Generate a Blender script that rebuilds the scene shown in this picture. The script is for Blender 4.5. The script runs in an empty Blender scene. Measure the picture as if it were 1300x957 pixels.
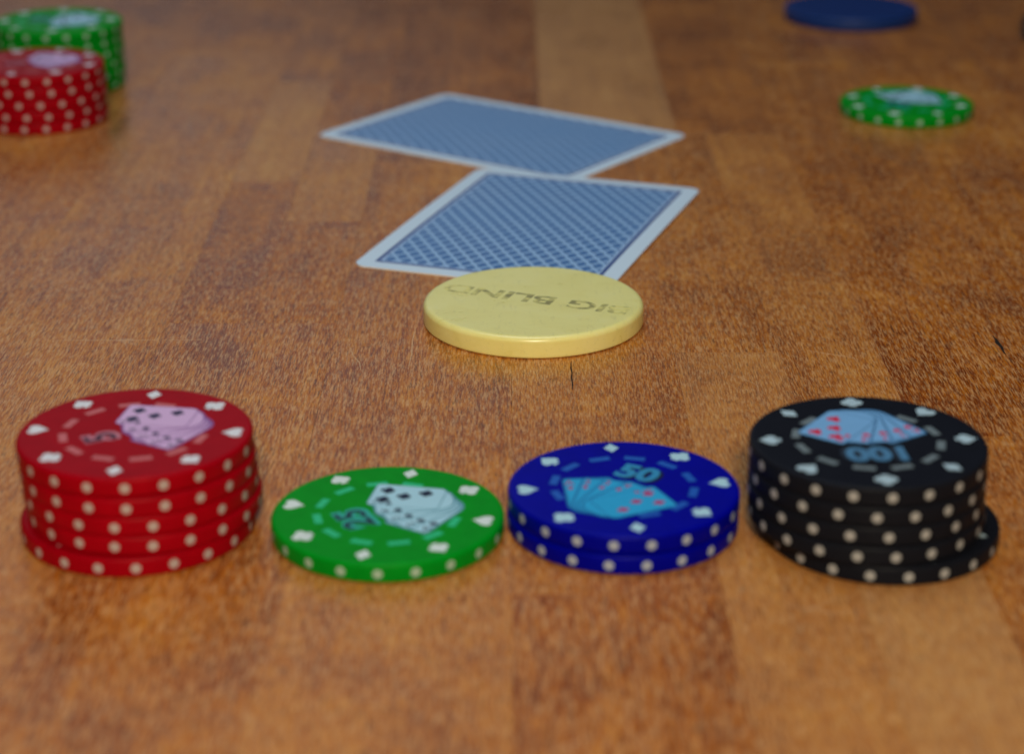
import bpy, bmesh, math, random
from math import sin, cos, pi, radians
from mathutils import Vector, Matrix
random.seed(7)
S = bpy.context.scene
COL = S.collection
MM = 0.001                                   # everything below is written in millimetres

# ------------------------------------------------------------------ camera
cam = bpy.data.cameras.new('camera')
cam_ob = bpy.data.objects.new('camera', cam); COL.objects.link(cam_ob)
cam_ob.location = (0, 0, 154.46 * MM)
cam_ob.rotation_euler = (radians(90 - 20.352), 0, 0)
cam.sensor_fit = 'HORIZONTAL'; cam.sensor_width = 36.0
cam.lens = 36.0 * 2652.45 / 1300
cam.shift_x = 0.0; cam.shift_y = -45.0 / 1300
cam.clip_start = 0.01; cam.clip_end = 50
cam.dof.use_dof = True
cam.dof.focus_distance = 0.425
cam.dof.aperture_fstop = 12.4
cam.dof.aperture_blades = 7
S.camera = cam_ob

# ------------------------------------------------------------------ world, lamps, exposure
W = bpy.data.worlds.new('World'); S.world = W; W.use_nodes = True
bg = W.node_tree.nodes['Background']
bg.inputs[0].default_value = (0.55, 0.68, 0.95, 1); bg.inputs[1].default_value = 0.03

def area(name, loc, aim, size, power, color):
    l = bpy.data.lights.new(name, 'AREA'); l.shape = 'DISK'; l.size = size
    l.energy = power; l.color = color
    o = bpy.data.objects.new(name, l); COL.objects.link(o); o.location = loc
    d = Vector(aim) - Vector(loc); o.rotation_euler = d.to_track_quat('-Z', 'Y').to_euler()
    return o
area('overhead_daylight', (-0.06, 0.47, 0.66), (0, 0.44, 0), 0.5, 2.05, (0.66, 0.83, 1.0))
area('far_sheen_lamp', (-0.40, 1.70, 0.72), (0, 0.50, 0), 1.1, 0.95, (0.84, 0.86, 1.0))  # unseen lamp added at the far side to give the varnish a grey sheen
area('front_lamp', (0.03, -0.42, 0.48), (0, 0.42, 0), 0.15, 5.9, (1.0, 0.86, 0.62))

S.render.engine = 'CYCLES'
S.view_settings.view_transform = 'Standard'; S.view_settings.look = 'None'
S.view_settings.exposure = 0.0; S.view_settings.gamma = 1.0

# ------------------------------------------------------------------ materials
def new_mat(name):
    m = bpy.data.materials.new(name); m.use_nodes = True
    nt = m.node_tree; return m, nt, nt.nodes['Principled BSDF']

def nd(nt, t, **k):
    n = nt.nodes.new(t)
    for a, b in k.items(): setattr(n, a, b)
    return n

def mathn(nt, op, a, b=None, c=None, clamp=False):
    n = nd(nt, 'ShaderNodeMath', operation=op, use_clamp=clamp)
    for i, v in enumerate((a, b, c)):
        if v is None: continue
        if isinstance(v, (int, float)): n.inputs[i].default_value = v
        else: nt.links.new(v, n.inputs[i])
    return n.outputs[0]

def ramp(nt, fac, stops):
    n = nd(nt, 'ShaderNodeValToRGB'); e = n.color_ramp.elements
    while len(e) < len(stops): e.new(0.5)
    for el, (p, c) in zip(e, stops):
        el.position = p; el.color = c if len(c) == 4 else (*c, 1)
    nt.links.new(fac, n.inputs[0]); return n.outputs[0]

def mix(nt, fac, a, b, blend='MIX'):
    n = nd(nt, 'ShaderNodeMix', data_type='RGBA', blend_type=blend)
    for s, v in ((n.inputs[0], fac), (n.inputs[6], a), (n.inputs[7], b)):
        if isinstance(v, (int, float)): s.default_value = v
        elif isinstance(v, tuple): s.default_value = (*v, 1) if len(v) == 3 else v
        else: nt.links.new(v, s)
    return n.outputs[2]

def mm_coord(nt, scale, seed=None, kind='geo'):
    """position in millimetres, stretched by scale, moved by a per-object seed"""
    if kind == 'geo': src = nd(nt, 'ShaderNodeNewGeometry').outputs['Position']
    else: src = nd(nt, 'ShaderNodeTexCoord').outputs['Object']
    v = nd(nt, 'ShaderNodeVectorMath', operation='MULTIPLY')
    nt.links.new(src, v.inputs[0]); v.inputs[1].default_value = tuple(1000 * s for s in scale)
    if seed is None: return v.outputs[0]
    a = nd(nt, 'ShaderNodeVectorMath', operation='ADD')
    nt.links.new(v.outputs[0], a.inputs[0]); nt.links.new(seed, a.inputs[1])
    return a.outputs[0]

def noise(nt, vec, scale=1.0, detail=3.0, rough=0.55, dist=0.0):
    n = nd(nt, 'ShaderNodeTexNoise'); nt.links.new(vec, n.inputs['Vector'])
    n.inputs['Scale'].default_value = scale; n.inputs['Detail'].default_value = detail
    n.inputs['Roughness'].default_value = rough; n.inputs['Distortion'].default_value = dist
    return n.outputs[0]

def wood_material():
    m, nt, p = new_mat('varnished_wood')
    info = nd(nt, 'ShaderNodeObjectInfo')
    sep = nd(nt, 'ShaderNodeSeparateColor'); nt.links.new(info.outputs['Color'], sep.inputs[0])
    tone, seedv, pale = sep.outputs[0], sep.outputs[1], sep.outputs[2]
    cmb = nd(nt, 'ShaderNodeCombineXYZ')
    nt.links.new(mathn(nt, 'MULTIPLY', seedv, 300), cmb.inputs[0])
    nt.links.new(mathn(nt, 'MULTIPLY', seedv, 170), cmb.inputs[2])
    seed = cmb.outputs[0]
    fine = noise(nt, mm_coord(nt, (3.2, 0.22, 1.0), seed), 1.0, 6.0, 0.76)
    fleck = noise(nt, mm_coord(nt, (2.6, 0.30, 1.0), seed), 1.0, 4.0, 0.72, 0.1)
    pore = noise(nt, mm_coord(nt, (2.7, 0.26, 1.0), seed), 1.0, 2.5, 0.6)
    grain = noise(nt, mm_coord(nt, (0.42, 0.016, 0.5), seed), 1.0, 4.0, 0.6, 0.6)
    blotch = noise(nt, mm_coord(nt, (0.050, 0.024, 0.05), seed), 1.0, 3.0, 0.55, 0.4)
    curl = noise(nt, mm_coord(nt, (0.028, 0.075, 0.05), seed), 1.0, 2.0, 0.5, 0.8)
    # the stain: dark orange brown to a paler tan
    v = mathn(nt, 'MULTIPLY_ADD', fine, 2.4, 0.40 - 1.2)
    v = mathn(nt, 'ADD', v, mathn(nt, 'MULTIPLY_ADD', grain, 0.80, -0.40))
    v = mathn(nt, 'ADD', v, mathn(nt, 'MULTIPLY_ADD', blotch, 0.90, -0.45))
    v = mathn(nt, 'ADD', v, mathn(nt, 'MULTIPLY_ADD', curl, 0.42, -0.21))
    v = mathn(nt, 'ADD', v, mathn(nt, 'MULTIPLY_ADD', tone, 0.95, -0.46))
    c = ramp(nt, v, [(0.10, (0.190, 0.034, 0.0)), (0.42, (0.415, 0.104, 0.0)),
                     (0.72, (0.570, 0.190, 0.006)), (1.0, (0.680, 0.330, 0.085))])
    # pale open flecks of the grain, standing lighter than the varnish
    fl = ramp(nt, fleck, [(0.47, (0, 0, 0)), (0.62, (1, 1, 1))])
    c = mix(nt, mathn(nt, 'MULTIPLY', fl, 0.62), c, (0.72, 0.40, 0.17))
    dk = ramp(nt, pore, [(0.34, (1, 1, 1)), (0.44, (0, 0, 0))])
    c = mix(nt, mathn(nt, 'MULTIPLY', dk, 0.65), c, (0.10, 0.026, 0.004))
    # pale sapwood staves
    c = mix(nt, mathn(nt, 'MULTIPLY', pale, 0.75), c, (0.54, 0.30, 0.13))
    # fine dry scratches crossing the grain
    w = nd(nt, 'ShaderNodeTexVoronoi', feature='DISTANCE_TO_EDGE')
    dv = nd(nt, 'ShaderNodeVectorMath', operation='ADD')
    nt.links.new(mm_coord(nt, (0.016, 0.030, 0.02)), dv.inputs[0])
    nz = nd(nt, 'ShaderNodeTexNoise'); nz.inputs['Scale'].default_value = 0.8
    nt.links.new(mm_coord(nt, (0.03, 0.03, 0.03)), nz.inputs['Vector'])
    nt.links.new(nz.outputs[1], dv.inputs[1]); nt.links.new(dv.outputs[0], w.inputs['Vector'])
    w.inputs['Scale'].default_value = 1.0
    sc = ramp(nt, w.outputs[0], [(0.0, (1, 1, 1)), (0.004, (0, 0, 0))])
    gate = ramp(nt, noise(nt, mm_coord(nt, (0.05, 0.05, 0.05)), 1.0, 3.0), [(0.52, (0, 0, 0)), (0.66, (1, 1, 1))])
    scr = mathn(nt, 'MULTIPLY', sc, gate)
    c = mix(nt, mathn(nt, 'MULTIPLY', scr, 0.45), c, (0.62, 0.40, 0.24))
    nt.links.new(c, p.inputs['Base Color'])
    r = mathn(nt, 'MULTIPLY_ADD', fine, 0.34, 0.06)
    r = mathn(nt, 'ADD', r, mathn(nt, 'MULTIPLY_ADD', blotch, 0.36, -0.10))
    nt.links.new(r, p.inputs['Roughness'])
    p.inputs['Specular IOR Level'].default_value = 0.5
    b = nd(nt, 'ShaderNodeBump'); b.inputs['Strength'].default_value = 0.4; b.inputs['Distance'].default_value = 0.00006
    h = mathn(nt, 'ADD', fine, mathn(nt, 'MULTIPLY', fleck, 0.8))
    h = mathn(nt, 'SUBTRACT', h, mathn(nt, 'MULTIPLY', scr, 0.7))
    nt.links.new(h, b.inputs['Height']); nt.links.new(b.outputs[0], p.inputs['Normal'])
    return m

def plastic(name, col, rough=0.42, spec=0.28, vary=0.12):
    m, nt, p = new_mat(name)
    n = noise(nt, mm_coord(nt, (0.25, 0.25, 0.25)), 1.0, 4.0, 0.6)
    f = mathn(nt, 'MULTIPLY_ADD', n, 2 * vary, 1 - vary)
    mul = nd(nt, 'ShaderNodeVectorMath', operation='SCALE'); mul.inputs[0].default_value = col
    nt.links.new(f, mul.inputs['Scale']); nt.links.new(mul.outputs[0], p.inputs['Base Color'])
    g = noise(nt, mm_coord(nt, (2.2, 2.2, 2.2)), 1.0, 3.0, 0.6)
    nt.links.new(mathn(nt, 'MULTIPLY_ADD', g, 0.16, rough - 0.08), p.inputs['Roughness'])
    p.inputs['Specular IOR Level'].default_value = spec
    b = nd(nt, 'ShaderNodeBump'); b.inputs['Strength'].default_value = 0.25; b.inputs['Distance'].default_value = 0.00005
    nt.links.new(g, b.inputs['Height']); nt.links.new(b.outputs[0], p.inputs['Normal'])
    return m

def yellow_material():
    m, nt, p = new_mat('ivory_yellow_plastic')
    n = noise(nt, mm_coord(nt, (0.10, 0.16, 0.10)), 1.0, 5.0, 0.65, 0.5)
    c = ramp(nt, n, [(0.25, (0.83, 0.74, 0.24)), (0.55, (0.88, 0.80, 0.30)), (0.8, (0.89, 0.82, 0.36))])
    sm = noise(nt, mm_coord(nt, (0.9, 0.25, 0.9)), 1.0, 4.0, 0.7)
    d = ramp(nt, sm, [(0.57, (0, 0, 0)), (0.80, (1, 1, 1))])
    c = mix(nt, mathn(nt, 'MULTIPLY', d, 0.26), c, (0.30, 0.28, 0.12))
    nt.links.new(c, p.inputs['Base Color'])
    nt.links.new(mathn(nt, 'MULTIPLY_ADD', n, 0.15, 0.22), p.inputs['Roughness'])
    p.inputs['Subsurface Weight'].default_value = 0.12
    p.inputs['Subsurface Radius'].default_value = (1.0, 0.8, 0.3); p.inputs['Subsurface Scale'].default_value = 0.0015
    return m

def worn_ink_material():
    """black stamp ink, rubbed away in patches so that the plastic shows through"""
    m, nt, p = new_mat('worn_black_ink')
    n = noise(nt, mm_coord(nt, (0.28, 0.40, 0.4), None, 'obj'), 1.0, 4.0, 0.6)
    # the letters towards the rim are rubbed almost away
    sepx = nd(nt, 'ShaderNodeSeparateXYZ'); nt.links.new(nd(nt, 'ShaderNodeTexCoord').outputs['Object'], sepx.inputs[0])
    off = mathn(nt, 'ABSOLUTE', mathn(nt, 'ADD', sepx.outputs[0], 0.001))
    wear = mathn(nt, 'MULTIPLY', mathn(nt, 'MAXIMUM', mathn(nt, 'SUBTRACT', off, 0.0105), 0.0), 11.5)
    k = mathn(nt, 'SUBTRACT', n, wear)
    f = ramp(nt, k, [(0.37, (0, 0, 0)), (0.56, (1, 1, 1))])
    c = mix(nt, mathn(nt, 'MULTIPLY', f, 0.68), (0.84, 0.75, 0.24), (0.035, 0.035, 0.03))
    nt.links.new(c, p.inputs['Base Color']); p.inputs['Roughness'].default_value = 0.4
    return m

def card_material(w, l):
    """printed card back: white margin, dark frame line, blue diamond lattice (flat print)"""
    m, nt, p = new_mat('card_back_print')
    sep = nd(nt, 'ShaderNodeSeparateXYZ'); nt.links.new(mm_coord(nt, (1, 1, 1), None, 'obj'), sep.inputs[0])
    x, y = sep.outputs[0], sep.outputs[1]
    ax, ay = mathn(nt, 'ABSOLUTE', x), mathn(nt, 'ABSOLUTE', y)
    dx = mathn(nt, 'SUBTRACT', w / 2, ax); dy = mathn(nt, 'SUBTRACT', l / 2, ay)
    d = mathn(nt, 'MINIMUM', dx, dy)                                   # mm from the card's edge
    def stripe(a, b, pitch, width):
        t = mathn(nt, 'ADD', mathn(nt, 'MULTIPLY', x, a), mathn(nt, 'MULTIPLY', y, b))
        t = mathn(nt, 'FRACT', mathn(nt, 'MULTIPLY_ADD', t, 1 / pitch, 100.0))
        t = mathn(nt, 'ABSOLUTE', mathn(nt, 'SUBTRACT', t, 0.5))
        return mathn(nt, 'LESS_THAN', t, width / 2)
    a = radians(53)
    s1 = stripe(sin(a), cos(a), 3.2, 0.27); s2 = stripe(sin(a), -cos(a), 3.2, 0.27)
    h1 = stripe(sin(a), cos(a), 0.8, 0.42); h2 = stripe(sin(a), -cos(a), 0.8, 0.42)
    lat = mathn(nt, 'MAXIMUM', s1, s2)
    hat = mathn(nt, 'MAXIMUM', h1, h2)
    c = mix(nt, hat, (0.006, 0.080, 0.29), (0.026, 0.165, 0.42))
    c = mix(nt, mathn(nt, 'MULTIPLY', lat, 0.9), c, (0.34, 0.54, 0.80))
    def band(lo, hi): return mathn(nt, 'MULTIPLY', mathn(nt, 'GREATER_THAN', d, lo), mathn(nt, 'LESS_THAN', d, hi))
    c = mix(nt, band(0, 4.1), c, (0.64, 0.78, 0.90))
    c = mix(nt, band(4.1, 5.1), c, (0.006, 0.050, 0.24))
    c = mix(nt, band(5.1, 5.6), c, (0.40, 0.56, 0.80))
    n = noise(nt, mm_coord(nt, (0.06, 0.06, 0.06)), 1.0, 4.0)
    c = mix(nt, mathn(nt, 'MULTIPLY', n, 0.12), c, (0.55, 0.55, 0.55))
    nt.links.new(c, p.inputs['Base Color']); p.inputs['Roughness'].default_value = 0.38
    p.inputs['Specular IOR Level'].default_value = 0.2
    return m

M = {}
M['wood'] = wood_material()
M['crack'] = plastic('dark_crack', (0.018, 0.012, 0.009), 0.8, 0.2)
M['yellow'] = yellow_material()
M['worn_ink'] = worn_ink_material()
M['blue_button'] = plastic('blue_button_plastic', (0.006, 0.030, 0.150), 0.45)
BODY = {'red': (0.33, 0.0, 0.006), 'green': (0.0, 0.260, 0.012), 'blue': (0.0, 0.001, 0.28), 'black': (0.008, 0.009, 0.014)}
DOT = {'red': (0.46, 0.38, 0.37), 'green': (0.34, 0.50, 0.40), 'blue': (0.36, 0.42, 0.52), 'black': (0.36, 0.37, 0.38)}
MARK = {'red': (0.74, 0.74, 0.78), 'green': (0.70, 0.78, 0.76), 'blue': (0.42, 0.66, 0.76), 'black': (0.42, 0.56, 0.64)}
DASH = {'red': (0.55, 0.13, 0.14), 'green': (0.02, 0.50, 0.22), 'blue': (0.01, 0.10, 0.48), 'black': (0.15, 0.19, 0.21)}
FAN = {'red': (0.66, 0.42, 0.68), 'green': (0.40, 0.66, 0.78), 'blue': (0.02, 0.36, 0.68), 'black': (0.18, 0.40, 0.70)}
FANE = {'red': (0.24, 0.09, 0.30), 'green': (0.10, 0.30, 0.38), 'blue': (0.01, 0.17, 0.42), 'black': (0.06, 0.18, 0.36)}
PIP = {'red': (0.015, 0.015, 0.06), 'green': (0.010, 0.02, 0.05), 'blue': (0.42, 0.03, 0.14), 'black': (0.60, 0.01, 0.05)}
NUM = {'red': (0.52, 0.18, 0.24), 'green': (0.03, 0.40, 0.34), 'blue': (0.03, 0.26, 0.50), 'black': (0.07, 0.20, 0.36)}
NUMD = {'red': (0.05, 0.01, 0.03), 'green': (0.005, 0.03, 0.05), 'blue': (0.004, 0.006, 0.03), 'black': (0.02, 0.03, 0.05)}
for k in BODY:
    M[k] = plastic(k + '_chip_plastic', BODY[k], 0.42, 0.06, 0.22)
    for nm, T in (('dot', DOT), ('mark', MARK), ('dash', DASH), ('fan', FAN), ('fan_edge', FANE), ('pip', PIP), ('num', NUM), ('num_dark', NUMD)):
        M[k + nm] = plastic(k + '_' + nm + '_ink', T[k], 0.42, 0.25, 0.06)

# ------------------------------------------------------------------ object helpers
def obj(name, me, parent=None, loc=(0, 0, 0), rz=0.0):
    o = bpy.data.objects.new(name, me); COL.objects.link(o)
    o.parent = parent; o.location = loc; o.rotation_euler = (0, 0, rz); return o

def tag(o, label, cat, group=None):
    o['label'] = label; o['category'] = cat
    if group: o['group'] = group
    return o

def mesh_from(name, verts, faces, mats, idx=None, smooth=False):
    me = bpy.data.meshes.new(name); me.from_pydata([tuple(c * MM for c in v) for v in verts], [], faces)
    for m in mats: me.materials.append(m)
    if idx:
        for p, i in zip(me.polygons, idx): p.material_index = i
    if smooth:
        for p in me.polygons: p.use_smooth = True
    me.update(); return me

def lathe(name, prof, mat, seg=128):
    """solid of revolution; prof runs (r,z) from the bottom outwards and up to the top"""
    v, f = [], []
    for r, z in prof:
        for k in range(seg): v.append((r * cos(2 * pi * k / seg), r * sin(2 * pi * k / seg), z))
    for i in range(len(prof) - 1):
        for k in range(seg):
            a, b = i * seg + k, i * seg + (k + 1) % seg
            f.append((a, b, b + seg, a + seg))
    f.append(tuple(reversed(range(seg)))); n = (len(prof) - 1) * seg
    f.append(tuple(range(n, n + seg)))
    me = mesh_from(name, v, f, [mat], smooth=True)
    me.set_sharp_from_angle(angle=radians(32)); return me

def bevel_profile(R, t, b, n=5, lo=None):
    lo = lo or b; p = [(R - lo - 0.6, 0)]
    for i in range(n + 1):
        a = -pi / 2 + pi / 2 * i / n; p.append((R - lo + lo * cos(a), lo + lo * sin(a)))
    for i in range(n + 1):
        a = pi / 2 * i / n; p.append((R - b + b * cos(a), t - b + b * sin(a)))
    p.append((R - b - 0.6, t)); return p

# flat outlines, each about one unit tall
def suit(kind):
    P = []
    if kind == 'diamond': return [(0, .5), (-.36, 0), (0, -.5), (.36, 0)]
    if kind == 'heart':
        for i in range(28):
            t = 2 * pi * i / 28
            P.append((-16 * sin(t) ** 3 / 33, (13 * cos(t) - 5 * cos(2 * t) - 2 * cos(3 * t) - cos(4 * t) + 2) / 30))
        return P
    if kind == 'spade':
        H = [(x, -y) for x, y in suit('heart')]
        H = [(x, y * .85 + .08) for x, y in H]
        low = min(range(len(H)), key=lambda i: abs(H[i][0]) + (0 if H[i][1] < .1 else 9))
        H = H[low + 1:] + H[:low]
        if H[0][0] > 0: H.reverse()
        return H + [(.06, -.2), (.2, -.5), (-.2, -.5), (-.06, -.2)]
    if kind == 'club':
        def arc(cx, cy, a0, a1, r=.25, n=9): return [(cx + r * cos(radians(a0 + (a1 - a0) * i / n)), cy + r * sin(radians(a0 + (a1 - a0) * i / n))) for i in range(n + 1)]
        return ([(-.18, -.5), (.18, -.5), (.05, -.18)] + arc(.27, -.05, -130, 110) + arc(0, .26, -30, 210) + arc(-.27, -.05, 70, 310) + [(-.05, -.18)])

def flat(name, polys, mat, z=0.0, thick=0.03):
    """thin printed shapes with a little relief: polys = list of (outline, material index)"""
    bm = bmesh.new(); mats = mat if isinstance(mat, list) else [mat]
    for out, mi, dz in polys:
        A = sum(out[i][0] * out[(i + 1) % len(out)][1] - out[(i + 1) % len(out)][0] * out[i][1] for i in range(len(out)))
        if A < 0: out = out[::-1]
        top = [bm.verts.new((x * MM, y * MM, (z + dz + thick) * MM)) for x, y in out]
        bot = [bm.verts.new((x * MM, y * MM, (z + dz - 0.01) * MM)) for x, y in out]
        fs = [bm.faces.new(top)]
        for i in range(len(out)):
            j = (i + 1) % len(out); fs.append(bm.faces.new((bot[i], bot[j], top[j], top[i])))
        for f in fs: f.material_index = mi
    bmesh.ops.triangulate(bm, faces=[f for f in bm.faces if len(f.verts) > 4])
    me = bpy.data.meshes.new(name); bm.to_mesh(me); bm.free()
    for m in mats: me.materials.append(m)
    return me

def text_mesh(name, s, size, mat, thick=0.02, sx=1.0, offset=0.0):
    cu = bpy.data.curves.new(name + '_curve', 'FONT'); cu.body = s; cu.size = size * MM
    cu.align_x = 'CENTER'; cu.align_y = 'CENTER'; cu.offset = offset * MM; cu.extrude = thick * MM / 2
    cu.resolution_u = 4
    o = bpy.data.objects.new(name + '_tmp', cu); COL.objects.link(o)
    bpy.context.view_layer.update()
    dg = bpy.context.evaluated_depsgraph_get()
    me = bpy.data.meshes.new_from_object(o.evaluated_get(dg)); me.name = name
    bpy.data.objects.remove(o); bpy.data.curves.remove(cu)
    me.materials.clear(); me.materials.append(mat)
    me.transform(Matrix.Diagonal((sx, 1, 1, 1)))
    # centre on its own box
    xs = [v.co.x for v in me.vertices]; ys = [v.co.y for v in me.vertices]
    me.transform(Matrix.Translation((-(min(xs) + max(xs)) / 2, -(min(ys) + max(ys)) / 2, 0)))
    return me

def xf(pts, s, ang, cx, cy):
    c, d = cos(ang), sin(ang)
    return [(cx + s * (x * c - y * d), cy + s * (x * d + y * c)) for x, y in pts]

# ------------------------------------------------------------------ the table: glued wooden staves
table = tag(obj('table', None), 'orange-brown varnished wooden table top of glued staves under all the chips and cards', 'table')
def stave(x0, x1, y0, y1, tone, pale=0.0):
    g, b, h = 0.03, 0.10, 24.0
    X0, X1, Y0, Y1 = x0 + g / 2, x1 - g / 2, y0 + g / 2, y1 - g / 2
    dz = 0.0
    v = [(X0, Y0, -h), (X1, Y0, -h), (X1, Y1, -h), (X0, Y1, -h),
         (X0, Y0, -b), (X1, Y0, -b), (X1, Y1, -b), (X0, Y1, -b),
         (X0 + b, Y0 + b, dz), (X1 - b, Y0 + b, dz), (X1 - b, Y1 - b, dz), (X0 + b, Y1 - b, dz)]
    # the joint is all but closed: only a hair line of relief
    v = [(x, y, z * (0.18 if -1 < z < 0 else 1)) for x, y, z in v]
    f = [(3, 2, 1, 0)] + [(a + i, a + (i + 1) % 4, a + 4 + (i + 1) % 4, a + 4 + i) for a in (0, 4) for i in range(4)] + [(8, 9, 10, 11)]
    cx, cy = (x0 + x1) / 2, (y0 + y1) / 2
    me = mesh_from('stave', [(x - cx, y - cy, z) for x, y, z in v], f, [M['wood']])
    o = obj('stave', me, table, (cx * MM, cy * MM, 0))
    o.color = (tone, random.random(), pale, 1); return o
rnd = random.Random(11)
spec = {  # (x0,x1): list of (y0,y1,tone,pale)
    (-113, -75): [(150, 372, .52, .15), (372, 700, .55, .1), (700, 1150, .40, .0)],
    (-75, -38): [(150, 428, .50, .05)], (-75, -57): [(428, 539, .40, .0), (539, 655, .60, .30), (655, 1150, .42, .06)],
    (-57, -38): [(428, 503, .42, .0), (503, 600, .60, .22), (600, 1150, .40, .0)],
    (-38, 0): [(150, 318, .54, .12), (318, 560, .50, .07), (560, 1150, .30, .0)],
    (0, 34): [(150, 300, .42, .0), (300, 590, .50, .08)],
    (34, 56): [(150, 410, .60, .30), (410, 590, .52, .10)],
    (56, 77): [(150, 340, .68, .55), (340, 590, .54, .14)],
    (0, 8.5): [(590, 1150, .34, .0)], (8.5, 48): [(590, 1150, .62, .60)], (48, 77): [(590, 1150, .40, .0)],
    (77, 115): [(150, 365, .46, .06), (365, 560, .43, .0), (560, 1150, .46, .05)],
}
for (x0, x1), L in spec.items():
    for y0, y1, t, pl in L: stave(x0, x1, y0, y1, t, pl)
for side in (-1, 1):
    x = 113 if side < 0 else 115
    for i in range(8):
        y = 150; cut = [rnd.uniform(330, 520), rnd.uniform(640, 820), 1150]
        for yc in cut:
            a, b_ = (side * x, side * (x + 38)); stave(min(a, b_), max(a, b_), y, yc, rnd.uniform(.36, .58), max(0, rnd.uniform(-.3, .3))); y = yc
        x += 38

def crack(pts, w, parent):
    """a dark split in the surface, irregular and tapering"""
    L, Rr = [], []
    n = len(pts)
    for i, (x, y) in enumerate(pts):
        k = sin(pi * (i + .4) / (n - .2)) * w * rnd.uniform(.6, 1.2)
        L.append((x - k / 2, y)); Rr.append((x + k / 2, y))
    out = L + Rr[::-1]
    me = flat('crack', [(out, 0, 0)], M['crack'], 0.0, 0.012)
    return obj('crack', me, parent)
def stave_at(x, y):
    for o in table.children:
        xs = [v.co.x for v in o.data.vertices]; ys = [v.co.y for v in o.data.vertices]
        if min(xs) <= x * MM - o.location.x <= max(xs) and min(ys) <= y * MM - o.location.y <= max(ys): return o
def crack_at(pts, w):
    st = stave_at(*pts[len(pts) // 2])
    c = crack([(x - st.location.x / MM, y - st.location.y / MM) for x, y in pts], w, st)
crack_at([(12.3, 404.8), (12.1, 401), (12.25, 398), (12.1, 395), (12.2, 391.5), (12.1, 388.5)], 0.40)
crack_at([(102.9, 420), (103.2, 418), (103.0, 415.5), (103.3, 413), (103.1, 410), (103.3, 408.5)], 0.95)
crack_at([(82.2, 427), (82.1, 424), (82.2, 421.5)], 0.35)
M['scratch'] = plastic('bare_wood_scratch', (0.60, 0.36, 0.19), 0.6, 0.3)
def scratch_at(pts, w):
    st = stave_at(*pts[len(pts) // 2]); q = [(x - st.location.x / MM, y - st.location.y / MM) for x, y in pts]
    d = Vector(q[-1]) - Vector(q[0]); nrm = Vector((-d.y, d.x)).normalized(); L, Rr = [], []
    for i, p in enumerate(q):
        k = w * (.25 + .75 * sin(pi * (i + .3) / (len(q) - .4))) / 2
        L.append((p[0] + nrm.x * k, p[1] + nrm.y * k)); Rr.append((p[0] - nrm.x * k, p[1] - nrm.y * k))
    obj('scratch', flat('scratch', [(L + Rr[::-1], 0, 0)], M['scratch'], 0.0, 0.008), st)
scratch_at([(-97, 417.0), (-91, 417.15), (-84, 417.1), (-75.3, 417.3)], 0.30)
scratch_at([(-74.7, 417.3), (-71, 417.3), (-66.5, 417.5)], 0.22)
scratch_at([(-20.8, 425), (-21.2, 417), (-21.0, 409), (-21.3, 400)], 0.26)
scratch_at([(-34.2, 413), (-33.2, 408), (-31.6, 404), (-30.9, 399)], 0.22)
scratch_at([(62.0, 411), (66.0, 409), (71.5, 406.5)], 0.20)

# ------------------------------------------------------------------ poker chips
RC, TC = 19.85, 3.46
chip_mesh = {k: lathe('chip_body', bevel_profile(RC, TC, 0.70), M[k]) for k in BODY}

def dot_mesh(k):
    v = [(RC + 0.035, 0, 0)]; f = []
    for ring, (rr, out) in enumerate(((0.68, 0.03), (0.84, 0.0))):
        for i in range(16):
            u, z = rr * cos(2 * pi * i / 16), rr * sin(2 * pi * i / 16)
            v.append(((RC + out) * cos(u / RC), (RC + out) * sin(u / RC), z))
    for i in range(16):
        j = (i + 1) % 16
        f.append((0, 1 + i, 1 + j)); f.append((1 + i, 17 + i, 17 + j, 1 + j))
    return mesh_from('edge_dot', v, f, [M[k + 'dot']], smooth=True)
dot_me = {k: dot_mesh(k) for k in BODY}

def dots_joined(k):
    src = dot_me[k]; v, f = [], []
    for n in range(20):
        a = 2 * pi * n / 20; base = len(v)
        for q in src.vertices: v.append(((q.co.x * cos(a) - q.co.y * sin(a)) / MM, (q.co.x * sin(a) + q.co.y * cos(a)) / MM, q.co.z / MM))
        for p in src.polygons: f.append(tuple(base + i for i in p.vertices))
    return mesh_from('edge_dots', v, f, [M[k + 'dot']], smooth=True)
dots_me = {k: dots_joined(k) for k in BODY}

SUITS = ['spade', 'heart', 'club', 'diamond']
mark_me = {(k, s): flat(s + '_mark', [(xf(suit(s), 3.7, 0, 0, 0), 0, 0)], M[k + 'mark']) for k in BODY for s in SUITS}
def dash_outline(): return xf([(-.5, -.19), (.5, -.19), (.5, .19), (-.5, .19)], 3.7, 0, 0, 0)
dash_me = {k: flat('dash_mark', [(dash_outline(), 0, 0)], M[k + 'dash']) for k in BODY}
def ring_joined(k):
    P = []
    for n in range(8):
        a = 2 * pi * n / 8; P.append((xf(suit(SUITS[n % 4]), 3.7, a - pi / 2, 16.5 * cos(a), 16.5 * sin(a)), 0, 0))
    return flat('suit_marks', P, M[k + 'mark'])
ring_me = {k: ring_joined(k) for k in BODY}

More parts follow.
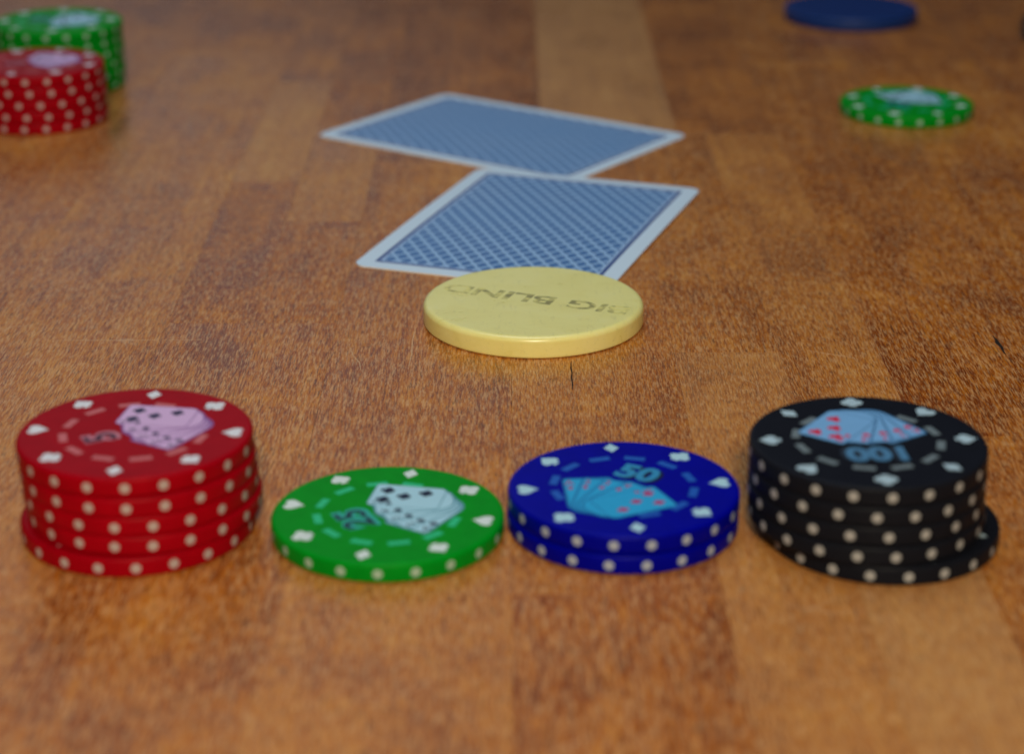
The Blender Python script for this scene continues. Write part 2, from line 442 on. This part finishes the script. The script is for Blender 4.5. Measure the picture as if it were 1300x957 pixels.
CW, CL = 8.8, 12.7                                    # a printed card of the fan
def fan_card(k, s, front):
    lo = 3.3 if front else 4.9
    def rect(i, rt, rb):
        o = []
        for cx, cy, a0, rr in ((CW / 2 - i - rt, CL - 3.3 - i - rt, 0, rt), (-CW / 2 + i + rt, CL - 3.3 - i - rt, 90, rt), (-CW / 2 + i + rb, -lo + i + rb, 180, rb), (CW / 2 - i - rb, -lo + i + rb, 270, rb)):
            for q in range(6): o.append((cx + rr * cos(radians(a0 + 90 * q / 5)), cy + rr * sin(radians(a0 + 90 * q / 5))))
        return o
    P = [(rect(0, .9, 1.4 if front else 3.6), 1, 0), (rect(.2 if front else .42, .6, 1.2 if front else 3.2), 0, .012)]
    if front:
        for x, y in ((-1.9, 7.0), (1.9, 7.0), (0, 3.7), (1.9, 0.2)): P.append((xf(suit(s), 2.5, 0, x, y), 2, .024))
        P.append((xf(suit(s), 1.2, 0, -3.3, 5.6), 2, .024))
    else:
        P.append((xf(suit(s), 1.5, 0, -3.2, 5.4), 2, .024))
    return flat('printed_card', P, [M[k + 'fan'], M[k + 'fan_edge'], M[k + 'pip']])
PIPS = {'red': 'spade', 'green': 'club', 'blue': 'diamond', 'black': 'heart'}
VALUE = {'red': '5', 'green': '25', 'blue': '50', 'black': '100'}
fan_me = {k: (fan_card(k, PIPS[k], False), fan_card(k, PIPS[k], True)) for k in BODY}
idx_me = {(k, c): text_mesh('card_index', c, 2.5, M[k + 'pip'], .02) for k in BODY for c in 'A2345'}
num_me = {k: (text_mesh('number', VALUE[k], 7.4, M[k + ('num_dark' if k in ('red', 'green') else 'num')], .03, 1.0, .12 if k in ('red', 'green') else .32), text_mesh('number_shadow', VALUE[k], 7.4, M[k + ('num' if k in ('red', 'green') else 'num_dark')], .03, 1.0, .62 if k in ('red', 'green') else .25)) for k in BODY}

def face_print(k, root, rim_rot):
    """everything printed on the upper face; local +y is the top of the print"""
    z = TC * MM
    for n in range(8):
        a = 2 * pi * n / 8 + rim_rot; s = SUITS[n % 4]
        obj('suit_mark', mark_me[k, s], root, (16.5 * cos(a) * MM, 16.5 * sin(a) * MM, z), a - pi / 2)
    for n in range(12):
        a = 2 * pi * (n + .5) / 12
        obj('dash_mark', dash_me[k], root, (12.0 * cos(a) * MM, 12.0 * sin(a) * MM, z), a - pi / 2)
    fan = obj('card_fan', None, root, (0, 0, 0))
    px, py = .07 * RC, -.40 * RC
    for i, (a, dx) in enumerate(((31, -3.6), (15, -2.5), (-1, -1.3), (-18, -.1), (-38, .9))):
        o = obj('printed_card', fan_me[k][i == 4], fan, ((px + dx) * MM, py * MM, z + (.032 + .014 * i) * MM), radians(a))
        ca = radians(a); ix, iy = -3.2, 7.6
        t = obj('card_index', idx_me[k, 'A2345'[i]], fan, ((px + dx + ix * cos(ca) - iy * sin(ca)) * MM, (py + ix * sin(ca) + iy * cos(ca)) * MM, z + (.032 + .014 * i + .055) * MM), ca)
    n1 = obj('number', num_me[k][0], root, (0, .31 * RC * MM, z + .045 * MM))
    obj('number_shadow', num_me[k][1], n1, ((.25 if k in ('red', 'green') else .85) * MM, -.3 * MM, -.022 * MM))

def chip(k, x, y, level, label, group, dot_deg, rot_deg=0.0, face='ring', near=True, rim_deg=0.0, zoff=0.0):
    """dot_deg: where an edge dot faces, measured from the side facing the camera towards +x"""
    root = tag(obj('poker_chip', None, None, (x * MM, y * MM, (level * (TC + 0.012) + 0.012 + zoff) * MM), radians(rot_deg)), label, 'poker chip', group)
    obj('chip_body', chip_mesh[k], root)
    a0 = radians(-90 + dot_deg - rot_deg)
    if near:
        for n in range(20):
            obj('edge_dot', dot_me[k], root, (0, 0, TC / 2 * MM), a0 + 2 * pi * n / 20)
    else:
        d = obj('edge_dots', dots_me[k], root, (0, 0, TC / 2 * MM), a0); d['kind'] = 'stuff'
    if face == 'full': face_print(k, root, radians(rim_deg))
    else:
        d = obj('suit_marks', ring_me[k], root, (0, 0, TC * MM), radians(rim_deg)); d['kind'] = 'stuff'
    return root

ORD = ['bottom', 'second from the bottom', 'middle', 'second from the top', 'topmost']
# near red stack, bottom to top
G = 'red chips stacked in the left foreground'
red = [(-63.9, 327.3, 8.0, 40, 'lowest chip of the near red stack, pushed out to the left'),
       (-62.7, 328.2, -5.3, 70, 'red chip second from the bottom of the near left stack'),
       (-63.2, 328.1, -3.2, 10, 'red chip in the middle of the five-chip near left stack'),
       (-63.4, 327.8, 3.7, 130, 'red chip directly under the topmost one of the near left stack'),
       (-63.76, 328.11, 4.5, 119, 'topmost red chip of the near left stack, showing number 5 and a card fan')]
for i, (x, y, d, r, lab) in enumerate(red): chip('red', x, y - 2.0, i, lab, G, d, r, 'full' if i == 4 else 'ring', True, 14.0)
# near green chip
chip('green', -21.15, 323.4, 0, 'single green chip marked 25 lying flat between the red stack and blue chips', None, -1.7, 117, 'full', True, 7.0)
# near blue pair
G = 'two blue chips in the foreground'
chip('blue', 19.0, 326.3, 0, 'lower blue chip of the near pair, under the one marked 50', G, -9.3, 60)
chip('blue', 19.13, 326.6, 1, 'upper blue chip of the near pair, marked 50 with a card fan', G, -7.5, -27, 'full', True, -13.0)
# near black stack
G = 'black chips stacked in the right foreground'
blk = [(62.6, 324.4, 4.0, 20, 'lowest black chip of the near right stack, pushed out to the right'),
       (59.9, 324.4, 5.2, 100, 'black chip second from the bottom of the near right stack'),
       (59.7, 324.6, 2.0, 40, 'black chip in the middle of the five-chip near right stack'),
       (59.75, 324.5, -4.3, 10, 'black chip directly under the topmost one of the near right stack'),
       (59.67, 324.58, 2.5, 183, 'topmost black chip of the near right stack, marked 100 with a card fan')]
for i, (x, y, d, r, lab) in enumerate(blk): chip('black', x, y - 2.1, i, lab, G, d, r, 'full' if i == 4 else 'ring', True, -2.0)
# far red stack
G = 'red chips stacked at the far left'
for i, (dx, d) in enumerate(((.2, -1.6), (-.2, 2.4), (.3, -5.0), (0, 5.6), (0, 2.7))):
    w = ['lowest', 'second lowest', 'middle', 'second highest', 'topmost'][i]
    chip('red', -140.5 + dx, 606.8 + dx / 2, i, w + ' red chip of the blurred far left stack, before the green stack', G, d, 112, 'full' if i == 4 else 'ring', False, 10)
# far green stack
G = 'green chips stacked at the far left'
for i in range(6):
    w = ['lowest', 'second lowest', 'third lowest', 'third highest', 'second highest', 'topmost'][i]
    chip('green', -142.9 + rnd.uniform(-.3, .3), 650.5 + rnd.uniform(-.3, .3), i, w + ' green chip of the blurred far left stack, behind the red stack', G, rnd.uniform(-4, 4), 85 if i == 5 else rnd.uniform(0, 360), 'full' if i == 5 else 'ring', False, 10)
# far single green chip, far black pair at the right edge
chip('green', 118.8, 615.0, 0, 'single green chip lying alone at the far right, out of focus', None, 1.5, 150, 'full', False, 8)
G = 'black chips at the right edge'
chip('black', 197.6, 718.3, 0, 'lower black chip cut off by the right edge of the picture', G, 3, 0, 'ring', False)
chip('black', 197.5, 718.5, 1, 'upper black chip cut off by the right edge of the picture', G, -4, 30, 'full', False)

# ------------------------------------------------------------------ round buttons
RB, TB = 23.98, 4.76
yb = tag(obj('dealer_button', None, None, (4.66 * MM, 429.58 * MM, 0.02 * MM)), 'pale yellow round plastic button with worn black lettering in front of the cards', 'button')
obj('button_body', lathe('button_body', bevel_profile(RB, TB, 1.3, 10, 0.7), M['yellow'], 192), yb)
lt = text_mesh('lettering', 'BIG BLIND', 7.0, M['worn_ink'], 0.012, 1.0, 0.18)
w_ = max(v.co.x for v in lt.vertices) - min(v.co.x for v in lt.vertices); lt.transform(Matrix.Diagonal((43.0 * MM / w_, 1, 1, 1)))
# printed upside down for the camera and slanting down to the right
obj('lettering', lt, yb, (0.3 * MM, 0.6 * MM, (TB + 0.004) * MM), radians(180 - 22.0))
bb = tag(obj('blue_button', None, None, (123.0 * MM, 753.0 * MM, 0.02 * MM)), 'plain dark blue round button lying alone at the far right, near the top edge', 'button')
obj('button_body', lathe('button_body', bevel_profile(RB, TB, 0.95, 6), M['blue_button'], 96), bb)

# ------------------------------------------------------------------ playing cards
CWD, CLN = 62.3, 88.0
card_mat = card_material(CWD, CLN)
cm, cnt, cp = new_mat('card_face_white'); cp.inputs['Base Color'].default_value = (.8, .8, .78, 1); cp.inputs['Roughness'].default_value = .45
def card_mesh():
    """a rounded sheet 0.3 mm thick, split into a grid so that it can be slightly bowed"""
    bm = bmesh.new(); rr = 3.4; nx, ny = 16, 24
    out = []
    for cx, cy, a0 in ((CWD / 2 - rr, CLN / 2 - rr, 0), (-CWD / 2 + rr, CLN / 2 - rr, 90), (-CWD / 2 + rr, -CLN / 2 + rr, 180), (CWD / 2 - rr, -CLN / 2 + rr, 270)):
        for q in range(9): out.append((cx + rr * cos(radians(a0 + 90 * q / 8)), cy + rr * sin(radians(a0 + 90 * q / 8))))
    vs = [bm.verts.new((x * MM, y * MM, 0)) for x, y in out]; bm.faces.new(vs)
    for i in range(1, nx):
        x = (-CWD / 2 + CWD * i / nx) * MM
        bmesh.ops.bisect_plane(bm, geom=bm.verts[:] + bm.edges[:] + bm.faces[:], plane_co=(x, 0, 0), plane_no=(1, 0, 0))
    for j in range(1, ny):
        y = (-CLN / 2 + CLN * j / ny) * MM
        bmesh.ops.bisect_plane(bm, geom=bm.verts[:] + bm.edges[:] + bm.faces[:], plane_co=(0, y, 0), plane_no=(0, 1, 0))
    return bm
def playing_card(x, y, rz, label, bow, tilt):
    root = tag(obj('playing_card', None, None, (x * MM, y * MM, 0.0), rz), label, 'playing card', 'playing cards lying face down')
    for nm, z, mat, flip in (('card_back', 0.30, card_mat, False), ('card_stock', 0.0, cm, True)):
        bm = card_mesh()
        if nm == 'card_stock':
            r = bmesh.ops.extrude_face_region(bm, geom=bm.faces[:])
            for v in r['geom']:
                if isinstance(v, bmesh.types.BMVert): v.co.z += 0.285 * MM
            bmesh.ops.recalc_face_normals(bm, faces=bm.faces[:])
        for v in bm.verts:
            u, w = v.co.x / (CWD / 2 * MM), v.co.y / (CLN / 2 * MM)
            v.co.z += (0.03 + bow * (1 - w * w) + tilt(u, w) + (z if nm == 'card_back' else 0)) * MM
        me = bpy.data.meshes.new(nm); bm.to_mesh(me); bm.free()
        me.materials.append(mat)
        for p in me.polygons: p.use_smooth = nm == 'card_back'
        obj(nm, me, root)
    return root
# far card: long side runs along a2; near card: short side along a1 and its upper edge rests on the far card
playing_card(-2.9, 587.1, -0.6143 - pi / 2, 'blue-backed playing card farther from the camera, tucked under the other', 0.0, lambda u, w: 0.0)
playing_card(6.1, 498.7, -0.3323, 'blue-backed playing card right behind the yellow button, overlapping the other', 0.30, lambda u, w: 0.36 * max(0.0, w * .5 + .5))
